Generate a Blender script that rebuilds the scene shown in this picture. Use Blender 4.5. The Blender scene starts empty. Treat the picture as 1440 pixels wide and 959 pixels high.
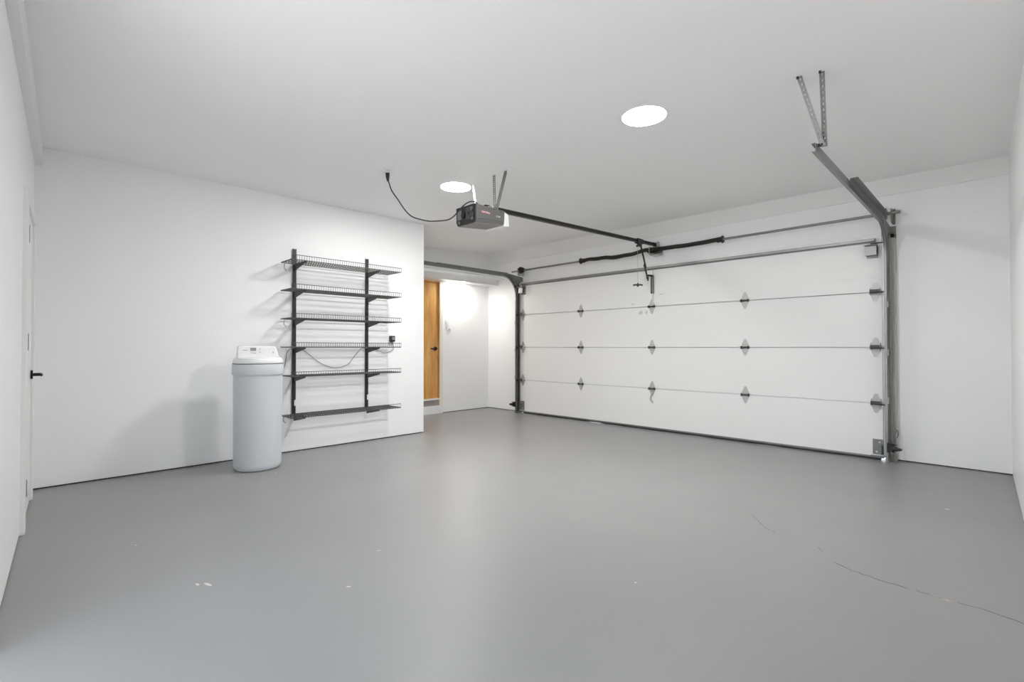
import bpy, bmesh, math, random
from mathutils import Vector, Matrix
random.seed(7)
SC = bpy.context.scene
COL = SC.collection
PI = math.pi

# ------------------------------------------------------------------ materials
def mat(name, color, rough=0.5, metal=0.0, bump=0.0, bscale=60.0, var=0.0, vscale=3.0, spec=0.5, stretch=None):
    m = bpy.data.materials.new(name)
    m.use_nodes = True
    nt = m.node_tree
    b = nt.nodes['Principled BSDF']
    c = (*color, 1.0)
    b.inputs['Base Color'].default_value = c
    b.inputs['Roughness'].default_value = rough
    b.inputs['Metallic'].default_value = metal
    b.inputs['Specular IOR Level'].default_value = spec
    tc = nt.nodes.new('ShaderNodeTexCoord')
    src = tc.outputs['Object']
    if stretch:
        mp = nt.nodes.new('ShaderNodeMapping')
        mp.inputs['Scale'].default_value = stretch
        nt.links.new(src, mp.inputs['Vector'])
        src = mp.outputs['Vector']
    if var > 0:
        n = nt.nodes.new('ShaderNodeTexNoise')
        n.inputs['Scale'].default_value = vscale
        n.inputs['Detail'].default_value = 5
        nt.links.new(src, n.inputs['Vector'])
        r = nt.nodes.new('ShaderNodeMix'); r.data_type = 'RGBA'
        r.inputs['A'].default_value = (*[v * (1 - var) for v in color], 1)
        r.inputs['B'].default_value = (*[min(1, v * (1 + var)) for v in color], 1)
        nt.links.new(n.outputs['Fac'], r.inputs['Factor'])
        nt.links.new(r.outputs['Result'], b.inputs['Base Color'])
    if bump > 0:
        n2 = nt.nodes.new('ShaderNodeTexNoise')
        n2.inputs['Scale'].default_value = bscale
        n2.inputs['Detail'].default_value = 4
        nt.links.new(src, n2.inputs['Vector'])
        bp = nt.nodes.new('ShaderNodeBump')
        bp.inputs['Strength'].default_value = bump
        bp.inputs['Distance'].default_value = 0.01
        nt.links.new(n2.outputs['Fac'], bp.inputs['Height'])
        nt.links.new(bp.outputs['Normal'], b.inputs['Normal'])
    return m

def emis(name, color, strength):
    m = bpy.data.materials.new(name)
    m.use_nodes = True
    nt = m.node_tree
    nt.nodes.remove(nt.nodes['Principled BSDF'])
    e = nt.nodes.new('ShaderNodeEmission')
    e.inputs['Color'].default_value = (*color, 1)
    e.inputs['Strength'].default_value = strength
    nt.links.new(e.outputs['Emission'], nt.nodes['Material Output'].inputs['Surface'])
    return m

def floor_mat():
    m = mat('grey_floor_paint', (0.268, 0.267, 0.265), 0.36, 0, 0.05, 45, 0.05, 1.3, 0.5)
    nt = m.node_tree
    b = nt.nodes['Principled BSDF']
    tc = [n for n in nt.nodes if n.type == 'TEX_COORD'][0]
    n = nt.nodes.new('ShaderNodeTexNoise'); n.inputs['Scale'].default_value = 2.2; n.inputs['Detail'].default_value = 6
    nt.links.new(tc.outputs['Object'], n.inputs['Vector'])
    r = nt.nodes.new('ShaderNodeMapRange')
    r.inputs['To Min'].default_value = 0.32; r.inputs['To Max'].default_value = 0.43
    nt.links.new(n.outputs['Fac'], r.inputs['Value'])
    nt.links.new(r.outputs['Result'], b.inputs['Roughness'])
    return m

def wood_mat():
    m = bpy.data.materials.new('varnished_birch')
    m.use_nodes = True
    nt = m.node_tree
    b = nt.nodes['Principled BSDF']
    b.inputs['Roughness'].default_value = 0.38
    tc = nt.nodes.new('ShaderNodeTexCoord')
    mp = nt.nodes.new('ShaderNodeMapping'); mp.inputs['Scale'].default_value = (5, 5, 0.7)
    nt.links.new(tc.outputs['Object'], mp.inputs['Vector'])
    n = nt.nodes.new('ShaderNodeTexNoise'); n.inputs['Scale'].default_value = 2.4; n.inputs['Detail'].default_value = 7; n.inputs['Distortion'].default_value = 0.9
    nt.links.new(mp.outputs['Vector'], n.inputs['Vector'])
    cr = nt.nodes.new('ShaderNodeValToRGB')
    cr.color_ramp.elements[0].position = 0.32; cr.color_ramp.elements[0].color = (0.56, 0.26, 0.065, 1)
    cr.color_ramp.elements[1].position = 0.70; cr.color_ramp.elements[1].color = (0.76, 0.43, 0.13, 1)
    nt.links.new(n.outputs['Fac'], cr.inputs['Fac'])
    nt.links.new(cr.outputs['Color'], b.inputs['Base Color'])
    return m

SKY, SUN, DISC, DISC2 = 2.9, 35.0, 212.0, 420.0   # sky, sun outside, ceiling light diffusers, soffit downlight

M = dict(
    wall=mat('white_wall_paint', (0.895, 0.895, 0.895), 0.42, 0, 0.06, 30, 0.012, 1.5, 0.35),
    ceil=mat('white_ceiling_paint', (0.925, 0.925, 0.923), 0.6, 0, 0.05, 40, 0.01, 1.5, 0.3),
    trim=mat('white_trim_paint', (0.84, 0.84, 0.83), 0.35, 0, 0.03, 60),
    door=mat('white_steel_panel', (0.85, 0.85, 0.84), 0.40, 0, 0.06, 90, 0.012, 2.0),
    floor=floor_mat(),
    gap=mat('dark_wall_gap', (0.05, 0.05, 0.048), 0.9, 0, 0.2, 80),
    crack=mat('dark_floor_crack', (0.10, 0.098, 0.095), 0.9, 0, 0.2, 80),
    chip=mat('pale_paint_chip', (0.62, 0.61, 0.60), 0.7, 0, 0.2, 80),
    pink=mat('pinkish_paint_wear', (0.50, 0.38, 0.36), 0.7, 0, 0.2, 80),
    scuff=mat('grey_scuff', (0.60, 0.60, 0.595), 0.6, 0, 0.1, 80),
    galv=mat('galvanized_steel', (0.50, 0.50, 0.49), 0.36, 0.9, 0.08, 70, 0.12, 14),
    galvd=mat('dull_galvanized_steel', (0.27, 0.268, 0.26), 0.46, 0.85, 0.08, 70, 0.15, 14),
    rail=mat('worn_track_steel', (0.29, 0.29, 0.285), 0.42, 0.8, 0.08, 70, 0.14, 14),
    barrel=mat('dark_hinge_steel', (0.085, 0.085, 0.082), 0.5, 0.5, 0.08, 70, 0.10, 20),
    plate=mat('zinc_hinge_plate', (0.53, 0.53, 0.52), 0.5, 0.45, 0.08, 70, 0.10, 20),
    strap=mat('perforated_strap_steel', (0.24, 0.24, 0.235), 0.5, 0.4, 0.08, 70, 0.12, 20),
    galvl=mat('bright_zinc_plate', (0.62, 0.62, 0.61), 0.42, 0.7, 0.08, 70, 0.08, 14),
    steel=mat('dark_oiled_steel', (0.045, 0.042, 0.038), 0.45, 0.6, 0.1, 90, 0.1, 20),
    black=mat('black_plastic', (0.016, 0.016, 0.016), 0.4, 0, 0.05, 90),
    blackm=mat('black_door_hardware', (0.012, 0.012, 0.013), 0.35, 0.4, 0.02, 90),
    shelf=mat('grey_epoxy_wire', (0.095, 0.095, 0.09), 0.42, 0.5, 0.03, 90),
    upright=mat('dark_grey_steel_channel', (0.075, 0.075, 0.07), 0.42, 0.4, 0.03, 90),
    plast=mat('charcoal_plastic', (0.122, 0.12, 0.118), 0.42, 0, 0.05, 120),
    plastd=mat('dark_charcoal_plastic', (0.028, 0.026, 0.026), 0.4, 0, 0.05, 120),
    plastm=mat('mid_grey_plastic', (0.23, 0.23, 0.23), 0.4, 0, 0.05, 120),
    brownp=mat('warm_grey_plastic', (0.20, 0.185, 0.178), 0.5, 0, 0.05, 120),
    lens=mat('white_translucent_lens', (0.88, 0.88, 0.86), 0.3, 0, 0.03, 60),
    tank=mat('pale_grey_polyethylene', (0.60, 0.63, 0.655), 0.42, 0, 0.04, 30, 0.02, 4),
    lid=mat('white_polyethylene', (0.84, 0.845, 0.85), 0.38, 0, 0.03, 40),
    lcd=mat('grey_lcd_glass', (0.30, 0.315, 0.31), 0.25, 0, 0.01, 40),
    ink=mat('grey_print', (0.42, 0.43, 0.45), 0.6, 0, 0.01, 40),
    seam=mat('dark_seam', (0.10, 0.10, 0.105), 0.7, 0, 0.01, 40),
    sticker=mat('white_sticker', (0.85, 0.85, 0.84), 0.5, 0, 0.01, 40),
    hook=mat('pale_grey_clip', (0.42, 0.42, 0.40), 0.5, 0, 0.02, 60),
    cord=mat('grey_thin_cord', (0.26, 0.26, 0.25), 0.5, 0, 0.02, 60),
    red=mat('red_brand_plate', (0.25, 0.075, 0.08), 0.4, 0, 0.01, 60),
    white=mat('white_print', (0.86, 0.84, 0.83), 0.5, 0, 0.01, 60),
    rubber=mat('dark_rubber_seal', (0.035, 0.034, 0.033), 0.6, 0, 0.1, 60),
    tan=mat('weathered_door_stop', (0.50, 0.485, 0.44), 0.6, 0, 0.1, 20, 0.12, 6, 0.5, (1, 1, 0.3)),
    stone=mat('worn_brick_step', (0.34, 0.30, 0.285), 0.8, 0, 0.5, 30, 0.3, 18),
    cream=mat('cream_casing_paint', (0.80, 0.76, 0.66), 0.4, 0, 0.03, 60),
    wood=wood_mat(),
    drive=mat('concrete_driveway', (0.42, 0.42, 0.415), 0.8, 0, 0.2, 20, 0.1, 3),
    disc=emis('lit_diffuser', (1.0, 0.99, 0.975), DISC),
    disc2=emis('lit_small_diffuser', (1.0, 0.97, 0.92), DISC2),
)

# ------------------------------------------------------------------ mesh helpers
class MB:
    def __init__(self): self.bm = bmesh.new(); self.mi = 0; self.mats = []
    def use(self, m):
        if m not in self.mats: self.mats.append(m)
        self.mi = self.mats.index(m)
        return self
    def _f(self, vs):
        try:
            f = self.bm.faces.new(vs); f.material_index = self.mi; return f
        except ValueError:
            return None
    def hexa(self, p):          # 8 points: bottom 4 ccw, top 4 ccw
        v = [self.bm.verts.new(q) for q in p]
        for q in ((3, 2, 1, 0), (4, 5, 6, 7), (0, 1, 5, 4), (1, 2, 6, 5), (2, 3, 7, 6), (3, 0, 4, 7)):
            self._f([v[i] for i in q])
        return self
    def box(self, a, b):
        x0, y0, z0 = a; x1, y1, z1 = b
        x0, x1 = min(x0, x1), max(x0, x1); y0, y1 = min(y0, y1), max(y0, y1); z0, z1 = min(z0, z1), max(z0, z1)
        return self.hexa([(x0, y0, z0), (x1, y0, z0), (x1, y1, z0), (x0, y1, z0), (x0, y0, z1), (x1, y0, z1), (x1, y1, z1), (x0, y1, z1)])
    def prism(self, pts, off):  # planar polygon extruded by vector
        off = Vector(off)
        a = [self.bm.verts.new(p) for p in pts]
        b = [self.bm.verts.new(Vector(p) + off) for p in pts]
        self._f(a[::-1]); self._f(b)
        n = len(pts)
        for i in range(n):
            self._f([a[i], a[(i + 1) % n], b[(i + 1) % n], b[i]])
        return self
    def sweep(self, path, prof, closed_prof=True, cap=True, up=None):
        # prof: list of (a,b); frame by parallel transport
        P = [Vector(p) for p in path]
        n = len(P)
        T = []
        for i in range(n):
            t = (P[min(i + 1, n - 1)] - P[max(i - 1, 0)]).normalized()
            T.append(t)
        u = Vector(up) if up else (Vector((0, 0, 1)) if abs(T[0].z) < 0.9 else Vector((1, 0, 0)))
        u = (u - T[0] * u.dot(T[0])).normalized()
        rings = []
        for i in range(n):
            u = (u - T[i] * u.dot(T[i])).normalized()
            w = T[i].cross(u)
            rings.append([self.bm.verts.new(P[i] + u * a + w * b) for a, b in prof])
        k = len(prof)
        for i in range(n - 1):
            for j in range(k if closed_prof else k - 1):
                self._f([rings[i][j], rings[i][(j + 1) % k], rings[i + 1][(j + 1) % k], rings[i + 1][j]])
        if cap and closed_prof:
            self._f(rings[0][::-1]); self._f(rings[-1])
        return self
    def tube(self, path, r, seg=8, up=None):
        return self.sweep(path, [(r * math.cos(2 * PI * i / seg), r * math.sin(2 * PI * i / seg)) for i in range(seg)], up=up)
    def cyl(self, a, b, r, seg=20, r2=None):
        a = Vector(a); b = Vector(b); r2 = r if r2 is None else r2
        t = (b - a).normalized(); u = t.orthogonal().normalized(); w = t.cross(u)
        A = [self.bm.verts.new(a + (u * math.cos(2 * PI * i / seg) + w * math.sin(2 * PI * i / seg)) * r) for i in range(seg)]
        B = [self.bm.verts.new(b + (u * math.cos(2 * PI * i / seg) + w * math.sin(2 * PI * i / seg)) * r2) for i in range(seg)]
        self._f(A[::-1]); self._f(B)
        for i in range(seg): self._f([A[i], A[(i + 1) % seg], B[(i + 1) % seg], B[i]])
        return self
    def lathe(self, c, prof, seg=48, e=2.0, hollow=False):   # prof (r,z); superellipse exponent e
        rings = []
        for r, z in prof:
            ring = []
            for i in range(seg):
                a = 2 * PI * i / seg
                ca, sa = math.cos(a), math.sin(a)
                k = (abs(ca) ** e + abs(sa) ** e) ** (-1 / e)
                ring.append(self.bm.verts.new((c[0] + r * k * ca, c[1] + r * k * sa, c[2] + z)))
            rings.append(ring)
        if hollow: rings.append(rings[0])
        else: self._f(rings[0][::-1]); self._f(rings[-1])
        for i in range(len(rings) - 1):
            for j in range(seg): self._f([rings[i][j], rings[i][(j + 1) % seg], rings[i + 1][(j + 1) % seg], rings[i + 1][j]])
        return self
    def perforated(self, p0, p1, wdir, width, pitch=0.028, th=0.002, rh=0.30):
        p0 = Vector(p0); p1 = Vector(p1); t = (p1 - p0); L = t.length; t.normalize()
        w = Vector(wdir); w = (w - t * w.dot(t)).normalized(); nrm = t.cross(w)
        n = max(2, int(round(L / pitch))); st = L / n
        for lay in (0, 1):
            o = nrm * (th * (lay - 0.5))
            for i in range(n):
                c = p0 + t * (st * (i + 0.5)) + w * (width / 2) + o
                outer, inner = [], []
                for k in range(8):
                    a = PI / 4 * k
                    ox = max(-1, min(1, math.cos(a) * 1.4142)); oy = max(-1, min(1, math.sin(a) * 1.4142))
                    outer.append(self.bm.verts.new(c + t * (st / 2 * ox) + w * (width / 2 * oy)))
                    inner.append(self.bm.verts.new(c + t * (width * rh * math.cos(a)) + w * (width * rh * 0.8 * math.sin(a))))
                for k in range(8):
                    q = [outer[k], outer[(k + 1) % 8], inner[(k + 1) % 8], inner[k]]
                    self._f(q if lay else q[::-1])
        return self
    def build(self, name, m=None, parent=None, bevel=0, smooth=False, seg=2, merge=False, angle=40):
        if merge: bmesh.ops.remove_doubles(self.bm, verts=self.bm.verts[:], dist=1e-5)
        bmesh.ops.recalc_face_normals(self.bm, faces=self.bm.faces[:])
        me = bpy.data.meshes.new(name)
        self.bm.to_mesh(me); self.bm.free()
        if m is not None: me.materials.append(M[m])
        for k in self.mats: me.materials.append(M[k])
        if smooth:
            for p in me.polygons: p.use_smooth = True
            me.set_sharp_from_angle(angle=math.radians(angle))
        o = bpy.data.objects.new(name, me); COL.objects.link(o)
        if parent is not None:
            o.parent = parent
            o.matrix_parent_inverse = Matrix.Translation(-Vector(abs_loc(parent)))
        if bevel:
            b = o.modifiers.new('bevel', 'BEVEL'); b.width = bevel; b.segments = seg; b.limit_method = 'ANGLE'; b.angle_limit = math.radians(40)
        return o

def abs_loc(o):
    v = Vector(o.location)
    return v if o.parent is None else Vector((0, 0, 0)) + ROOTS.get(o.name, Vector((0, 0, 0)))
ROOTS = {}

def thing(name, loc, label, cat, group=None):
    o = bpy.data.objects.new(name, None); COL.objects.link(o)
    o.location = loc; o.empty_display_size = 0.05
    o['label'] = label; o['category'] = cat; o['kind'] = 'thing'
    if group: o['group'] = group
    return o
def tag(o, label, cat, group=None):
    o['label'] = label; o['category'] = cat; o['kind'] = 'thing'
    if group: o['group'] = group
    return o
def struct(o, label=None):
    o['kind'] = 'structure'
    if label: o['label'] = label
    return o
def catmull(pts, n=8):
    P = [Vector(p) for p in pts]
    P = [P[0] * 2 - P[1]] + P + [P[-1] * 2 - P[-2]]
    out = []
    for i in range(1, len(P) - 2):
        a, b, c, d = P[i - 1:i + 3]
        for k in range(n):
            t = k / n
            out.append(0.5 * ((2 * b) + (c - a) * t + (2 * a - 5 * b + 4 * c - d) * t * t + (3 * b - a - 3 * c + d) * t ** 3))
    out.append(P[-2])
    return out
def text_mesh(name, s, size, loc, rot, m, parent, depth=0.0006, sx=1.0):
    cu = bpy.data.curves.new(name, 'FONT'); cu.body = s; cu.size = size; cu.extrude = depth
    cu.align_x = 'CENTER'; cu.align_y = 'CENTER'
    t = bpy.data.objects.new(name + '_tmp', cu); COL.objects.link(t)
    bpy.context.view_layer.update()
    me = bpy.data.meshes.new_from_object(t.evaluated_get(bpy.context.evaluated_depsgraph_get()))
    bpy.data.objects.remove(t); bpy.data.curves.remove(cu)
    me.transform(Matrix.Translation(loc) @ rot.to_4x4() @ Matrix.Diagonal((sx, 1, 1, 1)))
    me.materials.clear(); me.materials.append(M[m])
    me.name = name
    o = bpy.data.objects.new(name, me); COL.objects.link(o)
    o.parent = parent; o.matrix_parent_inverse = Matrix.Translation(-Vector(abs_loc(parent)))
    return o

# ------------------------------------------------------------------ room shell
XS = -5.185            # face of the wall that carries the shelves
YS = 3.605             # its free end
XA = -6.51             # alcove wall with the wooden door
YF = 5.91              # front wall (garage door)
def y_left(x): return -0.05 * (x + 3.97)
def x_right(y): return 0.05 + (5.92 - y) * 0.0213
def ceil_z(x, y):
    if y <= 3.6: return 2.607 + max(0.0, y) * 0.0083
    k = (y - 3.6) / 2.32
    zf = 2.707 + (0.05 - x) / 6.56 * 0.030
    return 2.637 * (1 - k) + zf * k

# floor: slab plus the cracks and chips that lie in its paint
mb = MB(); mb.use('floor')
mb.box((-6.65, -0.42, -0.12), (0.45, 6.0, 0.0))
def ribbon(pts, w, m, z=0.0006):
    mb.use(m)
    P = [Vector((p[0], p[1], z)) for p in pts]
    prev = None
    for i, p in enumerate(P):
        t = (P[min(i + 1, len(P) - 1)] - P[max(i - 1, 0)]).normalized(); n = Vector((-t.y, t.x, 0))
        ww = w * (0.25 if i in (0, len(P) - 1) else random.uniform(0.6, 1.2)) / 2
        cur = (mb.bm.verts.new(p + n * ww), mb.bm.verts.new(p - n * ww))
        if prev: mb._f([prev[0], prev[1], cur[1], cur[0]])
        prev = cur
def jitter(pts, a=0.006, n=5):
    out = []
    for p, q in zip(pts[:-1], pts[1:]):
        for k in range(n):
            t = k / n
            out.append((p[0] + (q[0] - p[0]) * t + random.uniform(-a, a), p[1] + (q[1] - p[1]) * t + random.uniform(-a, a)))
    out.append(pts[-1]); return out
ribbon(jitter([(-0.611, 2.898), (-0.519, 2.846), (-0.418, 2.824), (-0.306, 2.813)], 0.005), 0.006, 'crack')
ribbon(jitter([(-0.285, 2.814), (-0.25, 2.812), (-0.182, 2.806)], 0.004), 0.004, 'crack')
ribbon(jitter([(-0.15, 2.807), (-0.072, 2.815), (0.049, 2.775), (0.115, 2.74)], 0.005), 0.005, 'crack')
ribbon(jitter([(-1.17, 3.36), (-1.025, 3.177), (-0.985, 3.135), (-0.946, 3.111)], 0.006), 0.003, 'crack')
ribbon(jitter([(-0.716, 3.054), (-0.68, 2.998)], 0.004, 3), 0.003, 'crack')
ribbon([(-0.235, 2.818), (-0.21, 2.81), (-0.18, 2.803), (-0.16, 2.803)], 0.018, 'pink', 0.0005)
for (x, y, l, w, a) in ((-2.566, 0.609, 0.06, 0.012, 0.3), (-2.60, 0.575, 0.035, 0.01, 0.2), (-2.094, 1.052, 0.02, 0.012, 1.0), (-0.271, 4.371, 0.03, 0.025, 0.2),
                        (-3.35, 0.45, 0.03, 0.008, 0.4), (-2.35, 1.35, 0.025, 0.008, 1.2), (-4.4, 1.55, 0.03, 0.01, 0.4), (-1.2, 2.0, 0.012, 0.01, 0.5)):
    d = Vector((math.cos(a), math.sin(a)))
    ribbon([(x - d.x * l / 2, y - d.y * l / 2), (x - d.x * l / 5, y - d.y * l / 5 + .002), (x + d.x * l / 4, y + d.y * l / 4), (x + d.x * l / 2, y + d.y * l / 2)], w, 'chip', 0.0005)
struct(mb.build('floor'), 'grey painted garage floor with hairline cracks')

# ceiling
mb = MB()
xs = [-6.65, 0.45]; ys = [-0.42, 0.0, 3.6, 6.02]
bot = [[mb.bm.verts.new((x, y, ceil_z(x, y))) for x in xs] for y in ys]
top = [[mb.bm.verts.new((x, y, 2.95)) for x in xs] for y in ys]
for i in range(3):
    mb._f([bot[i][0], bot[i][1], bot[i + 1][1], bot[i + 1][0]]); mb._f([top[i][0], top[i + 1][0], top[i + 1][1], top[i][1]])
    mb._f([bot[i][0], bot[i + 1][0], top[i + 1][0], top[i][0]]); mb._f([bot[i][1], top[i][1], top[i + 1][1], bot[i + 1][1]])
mb._f([bot[0][0], top[0][0], top[0][1], bot[0][1]]); mb._f([bot[3][0], bot[3][1], top[3][1], top[3][0]])
struct(mb.build('ceiling', 'ceil'))

def wall_along(name, p0, p1, th, openings=(), ztop=2.8, gaps=True):
    """vertical slab from p0 to p1 (plan), thickness to the left of the direction; openings (s0,s1,z0,z1) in metres along it"""
    a = Vector((*p0, 0)); b = Vector((*p1, 0)); t = (b - a); L = t.length; t.normalize(); n = Vector((-t.y, t.x, 0)) * th
    ss = sorted({0, L, *[o[0] for o in openings], *[o[1] for o in openings]})
    mb = MB()
    zb = 0.010
    def cell(s0, s1, z0, z1, inset=0.0):
        q = n.normalized() * inset
        A = a + t * s0; B = a + t * s1
        base = [A + q, B + q, B + n, A + n]
        mb.hexa([v + Vector((0, 0, z0)) for v in base] + [v + Vector((0, 0, z1)) for v in base])
    for s0, s1 in zip(ss[:-1], ss[1:]):
        mid = (s0 + s1) / 2
        op = [o for o in openings if o[0] <= mid <= o[1]]
        z = zb
        mb.use('wall')
        floor_open = False
        for o in sorted(op, key=lambda o: o[2]):
            if o[2] > z: cell(s0, s1, z, o[2])
            if o[2] <= 0.02: floor_open = True
            z = o[3]
        cell(s0, s1, z, ztop)
        if not floor_open:
            mb.use('gap'); cell(s0, s1, -0.02, zb, 0.012)
    return struct(mb.build(name))

# left wall (carries the white side door; a daylit opening lies out of the frame beside the camera)
L0 = (-5.32, y_left(-5.32)); L1 = (0.30, y_left(0.30))
kx = math.hypot(1, 0.05)
def sl(x): return (x + 5.32) * kx
WIN = (-2.55, -0.80, 0.0, 2.05)
wall_along('wall_left', L1, L0, 0.14, [(sl(0.30) - sl(WIN[1]), sl(0.30) - sl(WIN[0]), WIN[2], WIN[3]), (sl(0.30) - sl(-4.04), sl(0.30) - sl(-4.87), 0.0, 1.95)])
# wall with the shelves: a solid block that ends at the alcove
mb = MB(); mb.use('wall')
mb.box((XA - 0.12, y_left(-5.32) - 0.15, 0.010), (XS, YS, 2.8))
mb.use('gap'); mb.box((XA - 0.12, y_left(-5.32) - 0.15, -0.02), (XS - 0.012, YS - 0.012, 0.010))
struct(mb.build('wall_back', bevel=0.004))
# ragged lower edge of the shelf wall: chips where the base shows
# alcove wall, front wall, right wall
wall_along('wall_alcove', (XA, YS - 0.2), (XA, YF + 0.1), 0.12, [(0.40, 1.425, 0.0, 2.152)])
GX0, GX1, GZ = -5.60, -0.80, 2.12
wall_along('wall_front', (XA - 0.12, YF), (0.30, YF), 0.14, [(GX0 - XA + 0.12, GX1 - XA + 0.12, 0.0, GZ)])
def right_wall():
    mb = MB()
    for m, z0, z1, ins in (('wall', 0.010, 2.8, 0), ('gap', -0.02, 0.010, 0.012)):
        mb.use(m)
        A = (x_right(6.0) + ins, 6.0); B = (x_right(-0.45) + ins, -0.45)
        base = [A, B, (B[0] + 0.14, B[1]), (A[0] + 0.14, A[1])]
        mb.hexa([(x, y, z0) for x, y in base] + [(x, y, z1) for x, y in base])
    return struct(mb.build('wall_right'))
right_wall()
# ledger board along the top of the left wall
mb = MB()
xa, xb = -5.18, 0.16
def ledge(x, off, z): return (x, y_left(x) + off, z)
mb.hexa([ledge(xa, -0.01, 2.462), ledge(xb, -0.01, 2.462), ledge(xb, 0.042, 2.462), ledge(xa, 0.042, 2.462),
         ledge(xa, -0.01, 2.66), ledge(xb, -0.01, 2.66), ledge(xb, 0.042, 2.66), ledge(xa, 0.042, 2.66)])
struct(mb.build('trim_1', 'trim', bevel=0.003), 'white ledger board along the top of the left wall')
# header board above the garage door
mb = MB()
mb.hexa([(XA, YF - 0.012, 2.525), (0.06, YF - 0.012, 2.545), (0.06, YF + 0.02, 2.545), (XA, YF + 0.02, 2.525),
         (XA, YF - 0.012, 2.78), (0.06, YF - 0.012, 2.78), (0.06, YF + 0.02, 2.78), (XA, YF + 0.02, 2.78)])
struct(mb.build('trim_2', 'trim', bevel=0.003), 'white header board along the top of the front wall')
# boxed soffit over the wooden door
mb = MB()
mb.box((XA - 0.01, YS - 0.01, 2.158), (-6.26, YF + 0.005, 2.272))
struct(mb.build('beam', 'trim', bevel=0.003), 'boxed white soffit over the wooden door')

# outside ground, seen only through the gaps under the garage door and by the daylight
mb = MB(); mb.box((-9, 6.0, -0.14), (3, 13, -0.02)); struct(mb.build('driveway', 'drive'))
mb = MB(); mb.box((-16, -16, -0.14), (8, -0.42, -0.02)); struct(mb.build('yard_paving', 'drive'))

# tan door-stop strips beside the garage door
for n, (x0, x1) in ((3, (-0.785, -0.714)), (4, (-5.66, -5.61))):
    mb = MB(); mb.box((x0, 5.8475, 0.0), (x1, YF + 0.06, 2.16)); struct(mb.build('trim_%d' % n, 'tan', bevel=0.003), 'weathered door stop strip beside the garage door')

mb = MB(); mb.box((-5.66, 5.8475, 2.118), (-0.714, YF + 0.06, 2.16)); struct(mb.build('trim_5', 'trim', bevel=0.003), 'head board over the garage door opening')

# daylit opening in the left wall: frame
yl = y_left((WIN[0] + WIN[1]) / 2)
mb = MB()
for x0, x1, z0, z1 in ((WIN[0], WIN[0] + 0.05, WIN[2], WIN[3]), (WIN[1] - 0.05, WIN[1], WIN[2], WIN[3]), (WIN[0], WIN[1], WIN[3] - 0.05, WIN[3]), (WIN[0], WIN[1], -0.02, 0.012)):
    mb.hexa([ledge(x0, -0.14, z0), ledge(x1, -0.14, z0), ledge(x1, 0.0, z0), ledge(x0, 0.0, z0), ledge(x0, -0.14, z1), ledge(x1, -0.14, z1), ledge(x1, 0.0, z1), ledge(x0, 0.0, z1)])
struct(mb.build('window_1', 'trim', bevel=0.003))

# ------------------------------------------------------------------ door_1: white side door at the far end of the left wall
d1 = bpy.data.objects.new('door_1', None); COL.objects.link(d1); d1.location = (-4.45, y_left(-4.45), 0); struct(d1, 'white side door with black lever at the left wall corner')
def lw(x, off, z): return (x, y_left(x) + off, z)
def lbox(mb, x0, x1, o0, o1, z0, z1):
    return mb.hexa([lw(x0, o0, z0), lw(x1, o0, z0), lw(x1, o1, z0), lw(x0, o1, z0), lw(x0, o0, z1), lw(x1, o0, z1), lw(x1, o1, z1), lw(x0, o1, z1)])
mb = MB()
lbox(mb, -4.055, -3.975, -0.05, 0.023, 0.0, 2.01); lbox(mb, -4.935, -4.855, -0.05, 0.020, 0.0, 2.01); lbox(mb, -4.855, -4.055, -0.05, 0.022, 1.94, 2.01)
mb.build('door_casing', 'trim', d1, bevel=0.004)
mb = MB(); lbox(mb, -4.852, -4.058, -0.05, 0.006, 0.008, 1.937)
leaf = mb.build('door_leaf', 'trim', d1, bevel=0.003)
for z in (0.20, 1.06, 1.70):
    mb = MB(); c = lw(-4.062, 0.018, z); mb.cyl(c, (c[0], c[1], z + 0.10), 0.009, 12); lbox(mb, -4.10, -4.06, 0.0, 0.009, z, z + 0.10)
    mb.build('hinge', 'galvd', leaf, smooth=True)
mb = MB()
c = lw(-4.78, 0.006, 0.888)
mb.cyl(c, (c[0], c[1] + 0.012, c[2]), 0.031, 24)
mb.cyl((c[0], c[1] + 0.01, c[2]), (c[0], c[1] + 0.058, c[2]), 0.011, 16)
mb.sweep([(c[0], c[1] + 0.055, c[2]), (c[0] + 0.06, c[1] + 0.056, c[2]), (c[0] + 0.115, c[1] + 0.052, c[2])], [(0.009 * math.cos(k * PI / 5), 0.007 * math.sin(k * PI / 5)) for k in range(10)])
mb.build('door_handle', 'blackm', leaf, smooth=True)

# ------------------------------------------------------------------ door_2: varnished wooden door in the alcove
d2 = bpy.data.objects.new('door_2', None); COL.objects.link(d2); d2.location = (XA, 4.42, 0); struct(d2, 'varnished birch door above a step in the alcove')
mb = MB(); mb.box((XA - 0.05, 4.01, 0.25), (XA - 0.012, 4.812, 2.125)); leaf = mb.build('door_leaf', 'wood', d2, bevel=0.002)
mb = MB()
mb.box((XA - 0.07, 4.818, 0.14), (XA + 0.008, 4.83, 2.152)); mb.box((XA - 0.07, 3.95, 2.13), (XA + 0.006, 4.83, 2.152))
mb.box((XA - 0.09, 3.78, 0.0), (XA - 0.07, 4.85, 2.16))
mb.build('door_jamb', 'wood', d2)
mb = MB(); mb.box((XA - 0.03, 4.83, 0.10), (XA + 0.014, 4.892, 2.158)); mb.build('door_casing', 'cream', d2, bevel=0.003)
mb = MB(); mb.box((XA - 0.07, 3.80, 0.222), (XA + 0.02, 4.829, 0.248)); mb.build('threshold', 'trim', d2, bevel=0.003)
mb = MB(); mb.box((XA - 0.07, 3.80, 0.13), (XA + 0.006, 4.865, 0.222)); mb.build('brick_step', 'stone', d2, bevel=0.004)
mb = MB(); mb.box((XA - 0.07, 3.80, 0.0), (XA + 0.022, 4.89, 0.132)); mb.build('riser_board', 'trim', d2, bevel=0.003)
mb = MB()
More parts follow.
